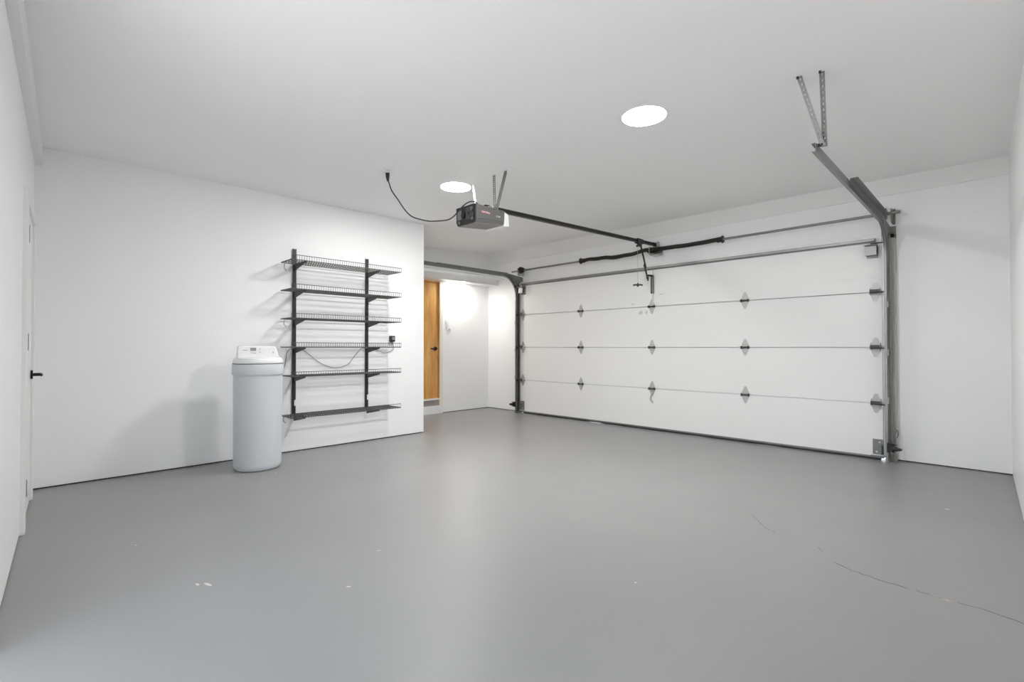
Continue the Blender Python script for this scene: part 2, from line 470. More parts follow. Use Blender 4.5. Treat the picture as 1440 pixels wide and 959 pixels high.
c = Vector((XA - 0.012, 4.755, 1.055))
mb.cyl(c, c + Vector((0.012, 0, 0)), 0.032, 24); mb.cyl(c, c + Vector((0.055, 0, 0)), 0.011, 14)
mb.sweep([c + Vector((0.052, 0.005, 0)), c + Vector((0.055, -0.05, 0)), c + Vector((0.05, -0.118, 0))], [(0.010 * math.cos(k * PI / 5), 0.007 * math.sin(k * PI / 5)) for k in range(10)])
mb.build('door_handle', 'blackm', leaf, smooth=True)

# recessed downlight in the soffit
t = thing('recessed_spotlight', (-6.335, 5.17, 2.158), 'small lit downlight in the underside of the alcove soffit', 'ceiling light')
mb = MB(); mb.lathe((-6.335, 5.17, 2.158), [(0.050, -0.004), (0.070, -0.003), (0.072, 0.0), (0.050, 0.001)], 32, hollow=True); mb.build('trim_ring', 'trim', t, smooth=True)
mb = MB(); mb.lathe((-6.335, 5.17, 2.158), [(0.049, -0.006), (0.050, -0.001)], 32); mb.build('diffuser', 'disc2', t)

# two ceiling lights
for (x, y, lab) in ((-1.69, 2.945, 'lit round ceiling light with bare ceiling all round it, the larger-looking one'), (-3.735, 2.965, 'lit round ceiling light just beside the charcoal garage door opener')):
    z = ceil_z(x, y)
    t = thing('ceiling_light', (x, y, z), lab, 'ceiling light', 'round flush ceiling lights')
    mb = MB(); mb.lathe((x, y, z), [(0.1435, -0.0035), (0.149, -0.003), (0.151, -0.001), (0.151, 0.004), (0.1435, 0.004)], 64, hollow=True); mb.build('trim_ring', 'trim', t, smooth=True)
    mb = MB(); mb.lathe((x, y, z), [(0.12, -0.0032), (0.1433, -0.0032), (0.1433, 0.002)], 64); mb.build('diffuser', 'disc', t, smooth=True)

# light switch plates in the alcove
t = thing('light_switch', (XA, 4.99, 1.47), 'white light switch plate beside the wooden door', 'light switch')
mb = MB(); mb.box((XA, 4.955, 1.41), (XA + 0.007, 5.035, 1.53)); mb.build('switch_plate', 'trim', t, bevel=0.002)
mb = MB(); mb.box((XA + 0.006, 4.978, 1.44), (XA + 0.012, 5.012, 1.50)); mb.build('rocker', 'lid', t, bevel=0.002)
mb = MB(); mb.box((XA, 4.951, 1.44), (XA + 0.003, 4.955, 1.50)); mb.build('plate_edge', 'hook', t)
t = thing('door_opener_switch', (XA, 5.02, 1.375), 'small white button plate just below the light switch', 'wall button')
mb = MB(); mb.box((XA, 4.985, 1.355), (XA + 0.012, 5.055, 1.40)); mb.build('button_plate', 'trim', t, bevel=0.003)
mb = MB(); mb.box((XA + 0.011, 5.003, 1.366), (XA + 0.017, 5.038, 1.386)); mb.build('push_button', 'hook', t, bevel=0.002)

# ------------------------------------------------------------------ garage door
YD = 5.80
JZ = [0.032, 0.541, 1.076, 1.607, 2.135]
gd = thing('garage_door', (-3.19, YD, 0), 'closed white four-section garage door with steel hinges', 'garage door')
DX0, DX1 = -5.625, -0.785
for i in range(4):
    z0, z1 = JZ[i], JZ[i + 1]
    mb = MB(); mb.use('door'); mb.box((DX0, YD, z0 + 0.0035), (DX1, YD + 0.045, z1 - 0.0035)); mb.box((DX0, YD + 0.018, z0 - 0.003), (DX1, YD + 0.040, z1 + 0.003))
    if i == 3:
        mb.use('scuff')
        for (x, z, w, h) in ((-3.50, 1.655, 0.06, 0.012), (-3.08, 1.76, 0.10, 0.012)):
            mb.prism([(x - w / 2, YD - 0.0004, z - h / 2), (x, YD - 0.0004, z - h * .7), (x + w / 2, YD - 0.0004, z + h / 3), (x + w / 5, YD - 0.0004, z + h / 2), (x - w / 3, YD - 0.0004, z + h * .4)], (0, 0.001, 0))
    if i == 2:
        mb.use('scuff')
        for (x, z, w, h) in ((-3.39, 1.535, 0.07, 0.05), (-3.305, 1.535, 0.035, 0.045)):
            mb.prism([(x - w / 2, YD - 0.0004, z), (x - w / 4, YD - 0.0004, z - h / 2), (x + w / 3, YD - 0.0004, z - h * .4), (x + w / 2, YD - 0.0004, z + h / 4), (x, YD - 0.0004, z + h / 2)], (0, 0.001, 0))
    o = mb.build('door_section', None, gd, bevel=0.003)
HX = [-4.37, -3.224, -2.063]
for zi in (1, 2, 3):
    z = JZ[zi]
    for x in HX:
        mb = MB()
        for s in (1, -1):
            pts = [(x - 0.040, z + s * 0.006), (x - 0.036, z + s * 0.032), (x - 0.011, z + s * 0.090), (x, z + s * 0.097), (x + 0.011, z + s * 0.090), (x + 0.036, z + s * 0.032), (x + 0.040, z + s * 0.006)]
            mb.prism([(a, YD - 0.0035, b) for a, b in pts], (0, 0.0035, 0))
            for q, b in ((-0.018, 0.035), (0.018, 0.035), (0, 0.078)):
                mb.cyl((x + q, YD - 0.0075, z + s * b), (x + q, YD - 0.003, z + s * b), 0.0055, 8)
        hp = mb.build('hinge', 'plate', gd)
        mb = MB()
        mb.cyl((x - 0.045, YD - 0.014, z), (x + 0.045, YD - 0.014, z), 0.0095, 14)
        for s in (-0.044, 0.031): mb.cyl((x + s, YD - 0.014, z), (x + s + 0.013, YD - 0.014, z), 0.017, 14)
        mb.build('hinge_barrel', 'barrel', hp, smooth=True)
# end hinges carry the rollers that run in the tracks
for side, x in ((1, -0.862), (-1, -5.545)):
    for zi in (1, 2, 3):
        z = JZ[zi]
        mb = MB()
        for s in (1, -1):
            pts = [(x - 0.038, z + s * 0.006), (x - 0.036, z + s * 0.03), (x - 0.014, z + s * 0.088), (x, z + s * 0.094), (x + 0.014, z + s * 0.088), (x + 0.036, z + s * 0.03), (x + 0.038, z + s * 0.006)]
            mb.prism([(a, YD - 0.0035, b) for a, b in pts], (0, 0.0035, 0))
        for s in (-0.040, 0.036):
            mb.prism([(x + s, YD, z + 0.045), (x + s, YD - 0.03, z + 0.022), (x + s, YD - 0.048, z + 0.004), (x + s, YD - 0.048, z - 0.014), (x + s, YD, z - 0.026)], (0.004, 0, 0))
        hp = mb.build('end_hinge', 'plate', gd)
        mb = MB()
        mb.box((x - 0.038, YD - 0.05, z - 0.012), (x + 0.038, YD - 0.044, z + 0.024))
        mb.cyl((x - 0.042, YD - 0.02, z - 0.002), (x + 0.042, YD - 0.02, z - 0.002), 0.010, 12)
        mb.build('hinge_barrel', 'barrel', hp)
        mb = MB(); mb.cyl((x - 0.03, YD - 0.058, z - 0.006), (x + side * 0.091, YD - 0.058, z - 0.006), 0.006, 10)
        xr = x + side * 0.091; mb.cyl((xr - 0.006, YD - 0.058, z - 0.006), (xr + 0.006, YD - 0.058, z - 0.006), 0.0195, 20)
        mb.build('roller', 'steel', hp, smooth=True)
    # top roller bracket: an open steel box on the top section
    z0, z1 = 1.955, 2.045
    xo = x - side * 0.02
    mb = MB(); mb.box((xo - 0.045, YD - 0.075, z0), (xo + 0.045, YD, z0 + 0.004)); mb.box((xo - 0.045, YD - 0.08, z0), (xo + 0.045, YD - 0.075, z1)); mb.box((xo - 0.045, YD - 0.08, z1 - 0.004), (xo + 0.045, YD, z1))
    mb.box((xo - 0.050, YD - 0.112, z1 + 0.002), (xo + 0.045, YD, z1 + 0.008))
    mb.box((xo - 0.045, YD - 0.003, z0 - 0.02), (xo + 0.045, YD, z1 + 0.03))
    hp = mb.build('top_roller_bracket', 'rail', gd, bevel=0.0015)
    mb = MB(); xr = x + side * 0.091; mb.cyl((xo, YD - 0.094, z1 + 0.018), (xr, YD - 0.094, z1 + 0.018), 0.006, 10)
    mb.cyl((xr - 0.006, YD - 0.094, z1 + 0.018), (xr + 0.006, YD - 0.094, z1 + 0.018), 0.0195, 20); mb.build('roller', 'steel', hp, smooth=True)
    # bottom corner bracket with cable pin
    xo = x + side * 0.012
    mb = MB(); mb.box((xo - 0.042, YD - 0.004, 0.055), (xo + 0.045, YD, 0.200)); mb.box((xo - 0.055, YD - 0.03, 0.036), (xo + 0.06, YD, 0.046))
    mb.box((xo + side * 0.028, YD - 0.05, 0.06), (xo + side * 0.033, YD, 0.150))
    hp = mb.build('corner_bracket', 'strap', gd, bevel=0.001)
    mb = MB(); mb.cyl((xo + side * 0.012, YD - 0.007, 0.172), (xo + side * 0.012, YD - 0.003, 0.172), 0.008, 12); mb.build('bolt', 'galvl', hp)
    mb = MB(); mb.cyl((xo - side * 0.01, YD - 0.007, 0.08), (xo - side * 0.01, YD - 0.003, 0.08), 0.010, 12); mb.build('bolt', 'galvl', hp)
# top stiffening strut (hat section)
mb = MB()
hat = [(-0.024, 0), (-0.024, 0.003), (-0.013, 0.003), (-0.011, 0.045), (0.011, 0.045), (0.013, 0.003), (0.024, 0.003), (0.024, 0), (0.010, 0), (0.008, 0.042), (-0.008, 0.042), (-0.010, 0)]
mb.prism([(-5.56, YD - b, 2.105 + a) for a, b in hat], (4.70, 0, 0))
mb.build('top_strut', 'rail', gd)
# bottom retainer and rubber seal, with small daylight gaps
mb = MB(); mb.box((DX0 + 0.02, YD - 0.006, 0.022), (DX1 - 0.02, YD + 0.046, 0.040)); mb.build('seal_retainer', 'galvd', gd, bevel=0.002)
mb = MB()
random.seed(3)
segs = []
x = DX0 + 0.10
top = []; botp = []
N = 60
for i in range(N + 1):
    x = (DX0 + 0.09) + (DX1 - 0.045 - DX0 - 0.09) * i / N
    lift = 0.0025 + 0.002 * math.sin(i * 0.9) * math.sin(i * .37)
    if 17 <= i <= 19: lift = 0.009
    top.append((x, 0.024)); botp.append((x, max(0.0008, lift)))
pts = top + botp[::-1]
va = [mb.bm.verts.new((p[0], YD + 0.002, p[1])) for p in pts]; vb = [mb.bm.verts.new((p[0], YD + 0.040, p[1])) for p in pts]
n = len(pts)
for i in range(N):
    j = n - 1 - i
    mb._f([va[i], va[j], va[j - 1], va[i + 1]]); mb._f([vb[i], vb[i + 1], vb[j - 1], vb[j]])
for i in range(n): mb._f([va[i], va[(i + 1) % n], vb[(i + 1) % n], vb[i]])
mb.build('bottom_seal', 'rubber', gd)
# pull handle hanging under a hinge on the lowest joint
mb = MB()
z = JZ[1]
mb.tube(catmull([(-3.235, YD - 0.008, z - 0.03), (-3.215, YD - 0.03, z - 0.055), (-3.222, YD - 0.035, z - 0.10), (-3.232, YD - 0.03, z - 0.135), (-3.215, YD - 0.026, z - 0.165), (-3.200, YD - 0.02, z - 0.175)]), 0.007, 8)
mb.build('pull_handle', 'galv', gd, smooth=True)
# bracket for the opener arm
mb = MB()
xb = -3.209
mb.box((xb - 0.018, YD - 0.006, 1.775), (xb - 0.012, YD - 0.03, 2.015)); mb.box((xb + 0.012, YD - 0.006, 1.775), (xb + 0.018, YD - 0.03, 2.015)); mb.box((xb - 0.018, YD - 0.009, 1.775), (xb + 0.018, YD - 0.003, 2.015))
hb = mb.build('opener_bracket', 'galvd', gd)
mb = MB(); mb.box((xb - 0.007, YD - 0.008, 1.64), (xb + 0.012, YD - 0.001, 1.785)); mb.build('centre_stile', 'galvl', gd, bevel=0.002)
mb = MB(); mb.box((xb - 0.004, YD - 0.008, 2.01), (xb + 0.014, YD - 0.001, 2.078)); mb.build('centre_stile', 'galvl', gd, bevel=0.002)
for x0, x1 in ((-0.813, -0.791), (-5.622, -5.600)):
    mb = MB(); mb.box((x0, YD - 0.0025, 0.06), (x1, YD, 2.10)); mb.build('end_stile', 'galvl', gd)

# ------------------------------------------------------------------ tracks
def track(side, label):
    xi = -0.762 if side > 0 else -5.648       # web plane
    d = -side                                   # flange direction towards the door
    t = thing('garage_door_track', (xi, 5.74, 0), label, 'door track', 'garage door tracks')
    yv, R, zt, yend = 5.742, 0.32, 2.236, 3.27
    path = [(yv, 0.0), (yv, 0.9), (yv, zt - R)]
    for k in range(1, 13):
        a = k / 12 * PI / 2
        path.append((yv - R + R * math.cos(a), zt - R + R * math.sin(a)))
    path += [(4.4, zt + 0.005), (yend, zt + 0.012)]
    # C profile: u = towards the room / down, w = across
    h = 0.026
    prof = [(-h, 0), (h, 0), (h, 0.020), (h - 0.006, 0.022), (h - 0.006, 0.020), (h - 0.0025, 0.018), (h - 0.0025, 0.0025), (-h + 0.0025, 0.0025), (-h + 0.0025, 0.018), (-h + 0.006, 0.020), (-h + 0.006, 0.022), (-h, 0.020)]
    mb = MB()
    rings = []
    n = len(path)
    for i, (y, z) in enumerate(path):
        y0, z0 = path[max(i - 1, 0)]; y1, z1 = path[min(i + 1, n - 1)]
        ty, tz = y1 - y0, z1 - z0; l = math.hypot(ty, tz); ty /= l; tz /= l
        uy, uz = -tz, ty            # towards the room for the upright, down for the level part
        rings.append([mb.bm.verts.new((xi + d * b, y + uy * a, z + uz * a)) for a, b in prof])
    k = len(prof)
    for i in range(n - 1):
        for j in range(k): mb._f([rings[i][j], rings[i][(j + 1) % k], rings[i + 1][(j + 1) % k], rings[i + 1][j]])
    mb._f(rings[0][::-1]); mb._f(rings[-1])
    mb.build('rail', 'rail', t, smooth=True, angle=30)
    o = side
    # upright wall angle, slotted
    mb = MB(); mb.box((xi + o * 0.003, 5.79, 0.0), (xi + o * 0.022, 5.795, 2.16)); mb.box((xi + o * 0.003, 5.735, 0.0), (xi + o * 0.006, 5.847, 2.16))
    mb.build('wall_angle', 'galvd', t)
    for z in (0.55, 1.00, 1.45):
        mb = MB(); mb.box((xi, 5.72, z), (xi + o * 0.010, 5.79, z + 0.06)); mb.cyl((xi + o * 0.008, 5.75, z + 0.03), (xi + o * 0.018, 5.75, z + 0.03), 0.008, 10); mb.build('track_clip', 'galvd', t)
    # flag bracket at the bend
    mb = MB()
    mb.prism([(xi + o * 0.002, 5.45, 2.27), (xi + o * 0.002, 5.56, 2.27), (xi + o * 0.002, 5.90, 2.24), (xi + o * 0.002, 5.90, 1.80), (xi + o * 0.002, 5.76, 1.80), (xi + o * 0.002, 5.755, 1.95), (xi + o * 0.002, 5.70, 2.10), (xi + o * 0.002, 5.58, 2.20)], (o * 0.003, 0, 0))
    mb.box((xi + o * 0.002, YF - 0.004, 1.80), (xi + o * 0.05, YF, 2.24))
    mb.build('flag_bracket', 'galvd', t)
    # slotted angle bolted along the far half of the level rail
    mb = MB()
    ya, yb = 4.16, 5.56
    mb.perforated((xi + o * 0.006, ya, zt - 0.002), (xi + o * 0.006, yb, zt - 0.002), (0, 0, 1), 0.045, 0.05, 0.003, 0.16)
    mb.perforated((xi + o * 0.006, ya, zt + 0.043), (xi + o * 0.006, yb, zt + 0.043), (o, 0, 0), 0.045, 0.05, 0.003, 0.16)
    mb.build('rail_angle', 'galvd', t)
    if side < 0:   # white-painted backing angle under the far track
        mb = MB()
        for y0, y1 in ((3.62, 4.42), (4.44, 5.05), (5.07, 5.52)): mb.box((xi - 0.050, y0, 2.150), (xi - 0.044, y1, 2.196))
        mb.box((xi - 0.050, 3.62, 2.192), (xi - 0.004, 5.52, 2.198))
        mb.build('backing_angle', 'lid', t)
    # back hangers
    zc = ceil_z(xi, 3.16)
    if side > 0: tops = ((-0.719, 3.172), (-0.826, 3.150)); by = 3.335
    else: tops = ((xi, 3.20), (xi + 0.16, 3.18)); by = 3.335
    for q, (tx, ty) in enumerate(tops):
        mb = MB()
        p1 = Vector((tx, ty, zc - 0.002)); p0 = Vector((xi + o * (0.020 if q == 0 else 0.010), by, 2.262))
        wd = Vector((1, -0.55, 0))
        mb.perforated(p0, p1, wd, 0.032, 0.030, 0.002, 0.24)
        if q == 0:
            tt = (p1 - p0).normalized(); nn = tt.cross(wd).normalized()
            mb.perforated(p0, p1, (0.2, 1.0, 0), 0.024, 0.030, 0.002, 0.18)
        hs = mb.build('hanger_strap', 'strap', t)
        mb = MB(); mb.cyl(p1 + Vector((0.005, -0.008, -0.010)), p1 + Vector((0.005, -0.008, 0.002)), 0.007, 6); mb.build('lag_bolt', 'steel', hs)
    mb = MB(); c = Vector((xi, by, 2.275)); mb.cyl(c + Vector((0.03, 0, 0)), c + Vector((-0.02, -0.01, 0)), 0.010, 6); mb.build('hanger_bolt', 'steel', t)
    return t
track(1, 'garage door track nearer the camera, hung from two perforated straps at right')
track(-1, 'far garage door track curving into the alcove beside the wooden door')

# ------------------------------------------------------------------ torsion spring shaft above the door
ts = thing('torsion_spring_shaft', (-3.2, 5.80, 2.342), 'steel torsion shaft with black coil springs above the garage door', 'torsion spring')
YT, ZT = 5.80, 2.343
mb = MB(); mb.cyl((-5.80, YT, ZT - 0.008), (-0.665, YT, ZT + 0.004), 0.0135, 20); mb.build('shaft', 'galvd', ts, smooth=True)
def spring(x0, x1, wav):
    L = x1 - x0
    turns = int(L / 0.0125)
    def ctr(x):
        s = (x - x0) / L
        dz = wav * (math.sin(s * 2.6 * PI) * (0.010) - 0.012 * math.sin(s * PI) + 0.004 * math.sin(s * 7 * PI))
        return YT + 0.006 * wav * math.sin(s * 3.2 * PI), ZT + dz
    mb = MB()
    # core body and raised coils
    seg = 14
    n = turns * 2
    rings = []
    for i in range(n + 1):
        x = x0 + L * i / n; y, z = ctr(x); r = 0.0275 if i % 2 == 0 else 0.0225
        rings.append([mb.bm.verts.new((x + 0.006 * math.sin(2 * PI * j / seg), y + r * math.cos(2 * PI * j / seg), z + r * math.sin(2 * PI * j / seg))) for j in range(seg)])
    for i in range(n):
        for j in range(seg): mb._f([rings[i][j], rings[i][(j + 1) % seg], rings[i + 1][(j + 1) % seg], rings[i + 1][j]])
    mb._f(rings[0][::-1]); mb._f(rings[-1])
    return mb.build('spring', 'steel', ts, smooth=True, angle=80)
spring(-4.31, -3.27, 1.0)
spring(-3.20, -2.345, 0.25)
for x, s in ((-4.335, 1), (-2.345, -1)):
    mb = MB(); mb.cyl((x - 0.03, YT, ZT), (x + 0.03, YT, ZT), 0.031, 20); mb.cyl((x - 0.035 * s - 0.008, YT, ZT), (x - 0.035 * s + 0.008, YT, ZT), 0.040, 20)
    for a in range(4): mb.cyl((x - 0.035 * s, YT, ZT), (x - 0.035 * s, YT + 0.045 * math.cos(a * PI / 2), ZT + 0.045 * math.sin(a * PI / 2)), 0.006, 6)
    mb.build('winding_cone', 'steel', ts, smooth=True)
mb = MB(); mb.cyl((-3.275, YT, ZT), (-3.195, YT, ZT), 0.036, 20); mb.build('spring_anchor_cone', 'steel', ts, smooth=True)
mb = MB(); mb.box((-3.245, 5.76, 2.28), (-3.238, 5.90, 2.385)); mb.box((-3.245, 5.893, 2.28), (-3.12, 5.899, 2.385)); mb.box((-3.245, 5.80, 2.27), (-3.13, 5.897, 2.28)); mb.build('centre_bracket', 'galv', ts, bevel=0.001)
for x, s in ((-5.635, -1), (-0.735, 1)):
    mb = MB()
    xd = x - s * 0.062
    mb.cyl((xd - 0.02, YT, ZT), (xd + 0.02, YT, ZT), 0.044, 28); mb.cyl((xd + s * 0.02, YT, ZT), (xd + s * 0.027, YT, ZT), 0.056, 28); mb.cyl((xd - s * 0.05, YT, ZT), (xd - s * 0.02, YT, ZT), 0.026, 20)
    mb.build('cable_drum', 'steel' if s < 0 else 'galvd', ts, smooth=True)
    mb = MB(); mb.prism([(x, YT - 0.035, ZT + 0.04), (x, YF - 0.002, ZT + 0.06), (x, YF - 0.002, ZT - 0.09), (x, YT - 0.03, ZT - 0.09), (x, YT - 0.040, ZT - 0.03)], (s * 0.003, 0, 0)); mb.box((x, YF - 0.005, ZT - 0.09), (x + s * 0.02, YF - 0.002, ZT + 0.06))
    mb.build('bearing_plate', 'galvd' if s > 0 else 'galvl', ts)
    mb = MB(); xc = -0.803 if s > 0 else -5.592; mb.cyl((xc, YT - 0.042, ZT), (xc, YD - 0.030, 0.155), 0.0022, 6); mb.build('lift_cable', 'galvd', ts)

# ------------------------------------------------------------------ garage door opener
op = thing('garage_door_opener', (-3.2, 2.82, 2.12), 'charcoal garage door opener motor hanging from the ceiling with a long rail', 'garage door opener')
X0, X1, Y0, Y1, Zb0, Zb1, Zt = -3.325, -3.075, 2.655, 2.985, 2.118, 2.150, 2.272
mb = MB()
mb.hexa([(X0 + 0.012, Y0, Zb0), (X1 - 0.012, Y0, Zb0), (X1 - 0.012, Y1, Zb1), (X0 + 0.012, Y1, Zb1), (X0 + 0.002, Y0, Zb0 + 0.03), (X1 - 0.002, Y0, Zb0 + 0.03), (X1 - 0.002, Y1, Zb1 + 0.026), (X0 + 0.002, Y1, Zb1 + 0.026)])
mb.hexa([(X0 + 0.002, Y0, Zb0 + 0.03), (X1 - 0.002, Y0, Zb0 + 0.03), (X1 - 0.002, Y1, Zb1 + 0.026), (X0 + 0.002, Y1, Zb1 + 0.026), (X0, Y0, Zt), (X1, Y0, Zt), (X1, Y1, Zt), (X0, Y1, Zt)])
hs = mb.build('housing', 'plast', op, bevel=0.006)
mb = MB(); mb.hexa([(X0 + 0.014, Y0 + 0.004, Zb0 - 0.003), (X1 - 0.014, Y0 + 0.004, Zb0 - 0.003), (X1 - 0.014, Y1 - 0.004, Zb1 - 0.003), (X0 + 0.014, Y1 - 0.004, Zb1 - 0.003), (X0 + 0.014, Y0 + 0.004, Zb0 + 0.004), (X1 - 0.014, Y0 + 0.004, Zb0 + 0.004), (X1 - 0.014, Y1 - 0.004, Zb1 + 0.004), (X0 + 0.014, Y1 - 0.004, Zb1 + 0.004)])
mb.build('bottom_cover', 'brownp', op)
# control end panel (faces the back wall)
mb = MB(); yq = Y0 - 0.010
mb.prism([(X0 + 0.016, yq, Zb0 - 0.001), (X1 - 0.006, yq, Zb0 - 0.001), (X1 + 0.002, yq, Zb0 + 0.03), (X1 + 0.002, yq, Zt + 0.002), (X0 - 0.002, yq, Zt + 0.002), (X0 - 0.002, yq, Zb0 + 0.03)], (0, 0.012, 0))
ep = mb.build('control_panel', 'plastd', op, bevel=0.004)
mb = MB(); mb.box((X0 + 0.022, yq - 0.006, 2.165), (X0 + 0.075, yq, 2.245)); mb.build('terminal_block', 'plastm', ep, bevel=0.003)
mb = MB(); mb.cyl((X0 + 0.10, yq - 0.012, 2.195), (X0 + 0.10, yq, 2.195), 0.024, 24); mb.build('adjustment_dial', 'black', ep, smooth=True)
mb = MB(); mb.cyl((X0 + 0.045, yq - 0.005, 2.140), (X0 + 0.045, yq, 2.140), 0.013, 20); mb.build('learn_button', 'plastm', ep, smooth=True)
mb = MB()
for k in range(5): mb.box((X0 + 0.135 + k * 0.019, yq - 0.006, 2.150 + 0.004 * (k % 2)), (X0 + 0.146 + k * 0.019, yq, 2.255))
mb.build('cooling_ribs', 'plast', ep, bevel=0.001)
for (a, b, w, h, m) in ((0.205, 2.235, 0.016, 0.03, 'plastm'), (0.222, 2.215, 0.012, 0.02, 'black'), (0.170, 2.205, 0.02, 0.022, 'black'), (0.215, 2.150, 0.022, 0.018, 'plastm')):
    mb = MB(); mb.box((X0 + a - w / 2, yq - 0.009, b - h / 2), (X0 + a + w / 2, yq - 0.002, b + h / 2)); mb.build('wire_terminal', m, ep, bevel=0.0015)
# maker's plate and power rating on the side that faces the room
RS = Matrix(((0, 0, 1), (1, 0, 0), (0, 1, 0)))      # text x -> +Y, text y -> +Z, facing +X
mb = MB(); mb.box((X1 - 0.001, 2.705, 2.204), (X1 + 0.0012, 2.815, 2.228)); pl = mb.build('name_plate', 'red', op)
text_mesh('lettering', 'CRAFTSMAN', 0.020, Vector((X1 + 0.0014, 2.760, 2.216)), RS, 'white', pl, sx=0.86)
text_mesh('power_rating', '1/2 HP', 0.018, Vector((X1 + 0.0004, 2.905, 2.206)), RS, 'white', op)
# white lamp lens at the door end
mb = MB()
mb.hexa([(X0 + 0.005, Y1 - 0.002, Zb1 - 0.014), (X1 - 0.006, Y1 - 0.002, Zb1 - 0.014), (X1 - 0.025, Y1 + 0.085, Zb1 + 0.0), (X0 + 0.025, Y1 + 0.085, Zb1 + 0.0), (X0 + 0.004, Y1 - 0.002, Zt - 0.006), (X1 + 0.001, Y1 - 0.002, Zt - 0.006), (X1 - 0.025, Y1 + 0.075, Zt - 0.012), (X0 + 0.025, Y1 + 0.075, Zt - 0.012)])
mb.hexa([(X0 + 0.03, Y1 - 0.20, Zb1 - 0.024), (X1 - 0.016, Y1 - 0.012, Zb1 - 0.012), (X1 - 0.012, Y1 + 0.03, Zb1 - 0.012), (X0 + 0.012, Y1 + 0.03, Zb1 - 0.012), (X0 + 0.03, Y1 - 0.20, Zb1 - 0.018), (X1 - 0.016, Y1 - 0.012, Zb1), (X1 - 0.012, Y1 + 0.03, Zb1), (X0 + 0.012, Y1 + 0.03, Zb1)]) if False else None
mb.build('lamp_lens', 'lens', op, bevel=0.012, smooth=True, seg=3)
# top plate, hanger straps
mb = MB(); mb.box((X0 + 0.02, 2.84, Zt - 0.001), (X1 - 0.004, 2.875, Zt + 0.022)); mb.build('mounting_bracket', 'galv', op, bevel=0.002)
for (a, b, w) in (((-3.085, 2.86, 2.275), (-3.250, 3.003, 0), 0.028), ((-3.065, 2.86, 2.262), (-3.095, 3.0, 0), 0.030), ((-3.315, 2.86, 2.275), (-3.572, 3.034, 0), 0.017)):
    b = Vector((b[0], b[1], ceil_z(b[0], b[1]) - 0.001)); a = Vector(a)
    mb = MB(); mb.perforated(a, b, (1, 0.1, 0), w, 0.026, 0.002, 0.25)
    if b.x > -3.2: mb.perforated(a, b, (0.1, 1, 0), w, 0.026, 0.002, 0.25)
    mb.build('hanger_strap', 'strap', op)
# rail to the header, trolley, arm and release
def rz(y): return 2.322 + (y - 3.05) * 0.037
mb = MB()
pr = [(-0.016, -0.019), (0.016, -0.019), (0.016, -0.015), (0.004, -0.013), (0.004, 0.013), (0.014, 0.015), (0.014, 0.019), (-0.014, 0.019), (-0.014, 0.015), (-0.004, 0.013), (-0.004, -0.013), (-0.016, -0.015)]
ya, yb = 2.86, 5.86
A = [mb.bm.verts.new((-3.2 + a, ya, rz(ya) - 0.008 + b)) for a, b in pr]; B = [mb.bm.verts.new((-3.2 + a, yb, rz(yb) - 0.008 + b)) for a, b in pr]
mb._f(A[::-1]); mb._f(B)
for i in range(len(pr)): mb._f([A[i], A[(i + 1) % len(pr)], B[(i + 1) % len(pr)], B[i]])
mb.build('opener_rail', 'steel', op)
mb = MB(); mb.box((-3.232, 5.84, rz(5.86) - 0.035), (-3.226, 5.898, rz(5.86) + 0.03)); mb.box((-3.174, 5.84, rz(5.86) - 0.035), (-3.168, 5.898, rz(5.86) + 0.03)); mb.box((-3.232, 5.892, rz(5.86) - 0.035), (-3.168, 5.898, rz(5.86) + 0.03)); mb.cyl((-3.236, 5.856, rz(5.86)), (-3.164, 5.856, rz(5.86)), 0.007, 10)
mb.build('header_bracket', 'galv', op)
yt = 5.46
mb = MB(); mb.box((-3.226, yt - 0.08, rz(yt) - 0.042), (-3.174, yt + 0.05, rz(yt) + 0.018)); mb.box((-3.215, yt - 0.045, rz(yt) - 0.075), (-3.185, yt + 0.03, rz(yt) - 0.038)); mb.cyl((-3.22, yt - 0.045, rz(yt) - 0.07), (-3.18, yt - 0.045, rz(yt) - 0.07), 0.014, 12)
mb.build('trolley', 'black', op, bevel=0.004)
mb = MB()
def bar(mb, a, b, w, th):
    a = Vector(a); b = Vector(b); t = (b - a).normalized(); s = Vector((1, 0, 0)); u = t.cross(s).normalized()
    mb.hexa([a - s * th / 2 - u * w / 2, a + s * th / 2 - u * w / 2, a + s * th / 2 + u * w / 2, a - s * th / 2 + u * w / 2, b - s * th / 2 - u * w / 2, b + s * th / 2 - u * w / 2, b + s * th / 2 + u * w / 2, b - s * th / 2 + u * w / 2])
bar(mb, (-3.197, yt + 0.015, rz(yt) - 0.05), (-3.197, 5.605, 2.085), 0.030, 0.006)
bar(mb, (-3.205, 5.575, 2.135), (-3.205, 5.672, 1.93), 0.030, 0.006)
bar(mb, (-3.209, 5.655, 1.995), (-3.209, 5.785, 2.005), 0.026, 0.006)
for (y, z) in ((5.59, 2.11), (5.66, 1.965)): mb.cyl((-3.222, y, z), (-3.188, y, z), 0.008, 8)
mb.build('door_arm', 'steel', op)
mb = MB(); mb.cyl((-3.2, 5.413, rz(yt) - 0.07), (-3.2, 5.413, 1.86), 0.0022, 6); mb.build('release_cord', 'hook', op)
mb = MB(); mb.tube([(-3.245, 5.376, 1.847), (-3.222, 5.395, 1.855), (-3.2, 5.413, 1.848), (-3.178, 5.431, 1.855), (-3.155, 5.450, 1.847)], 0.010, 10); mb.cyl((-3.2, 5.413, 1.83), (-3.2, 5.413, 1.875), 0.010, 10); mb.build('release_handle', 'plastd', op, smooth=True)
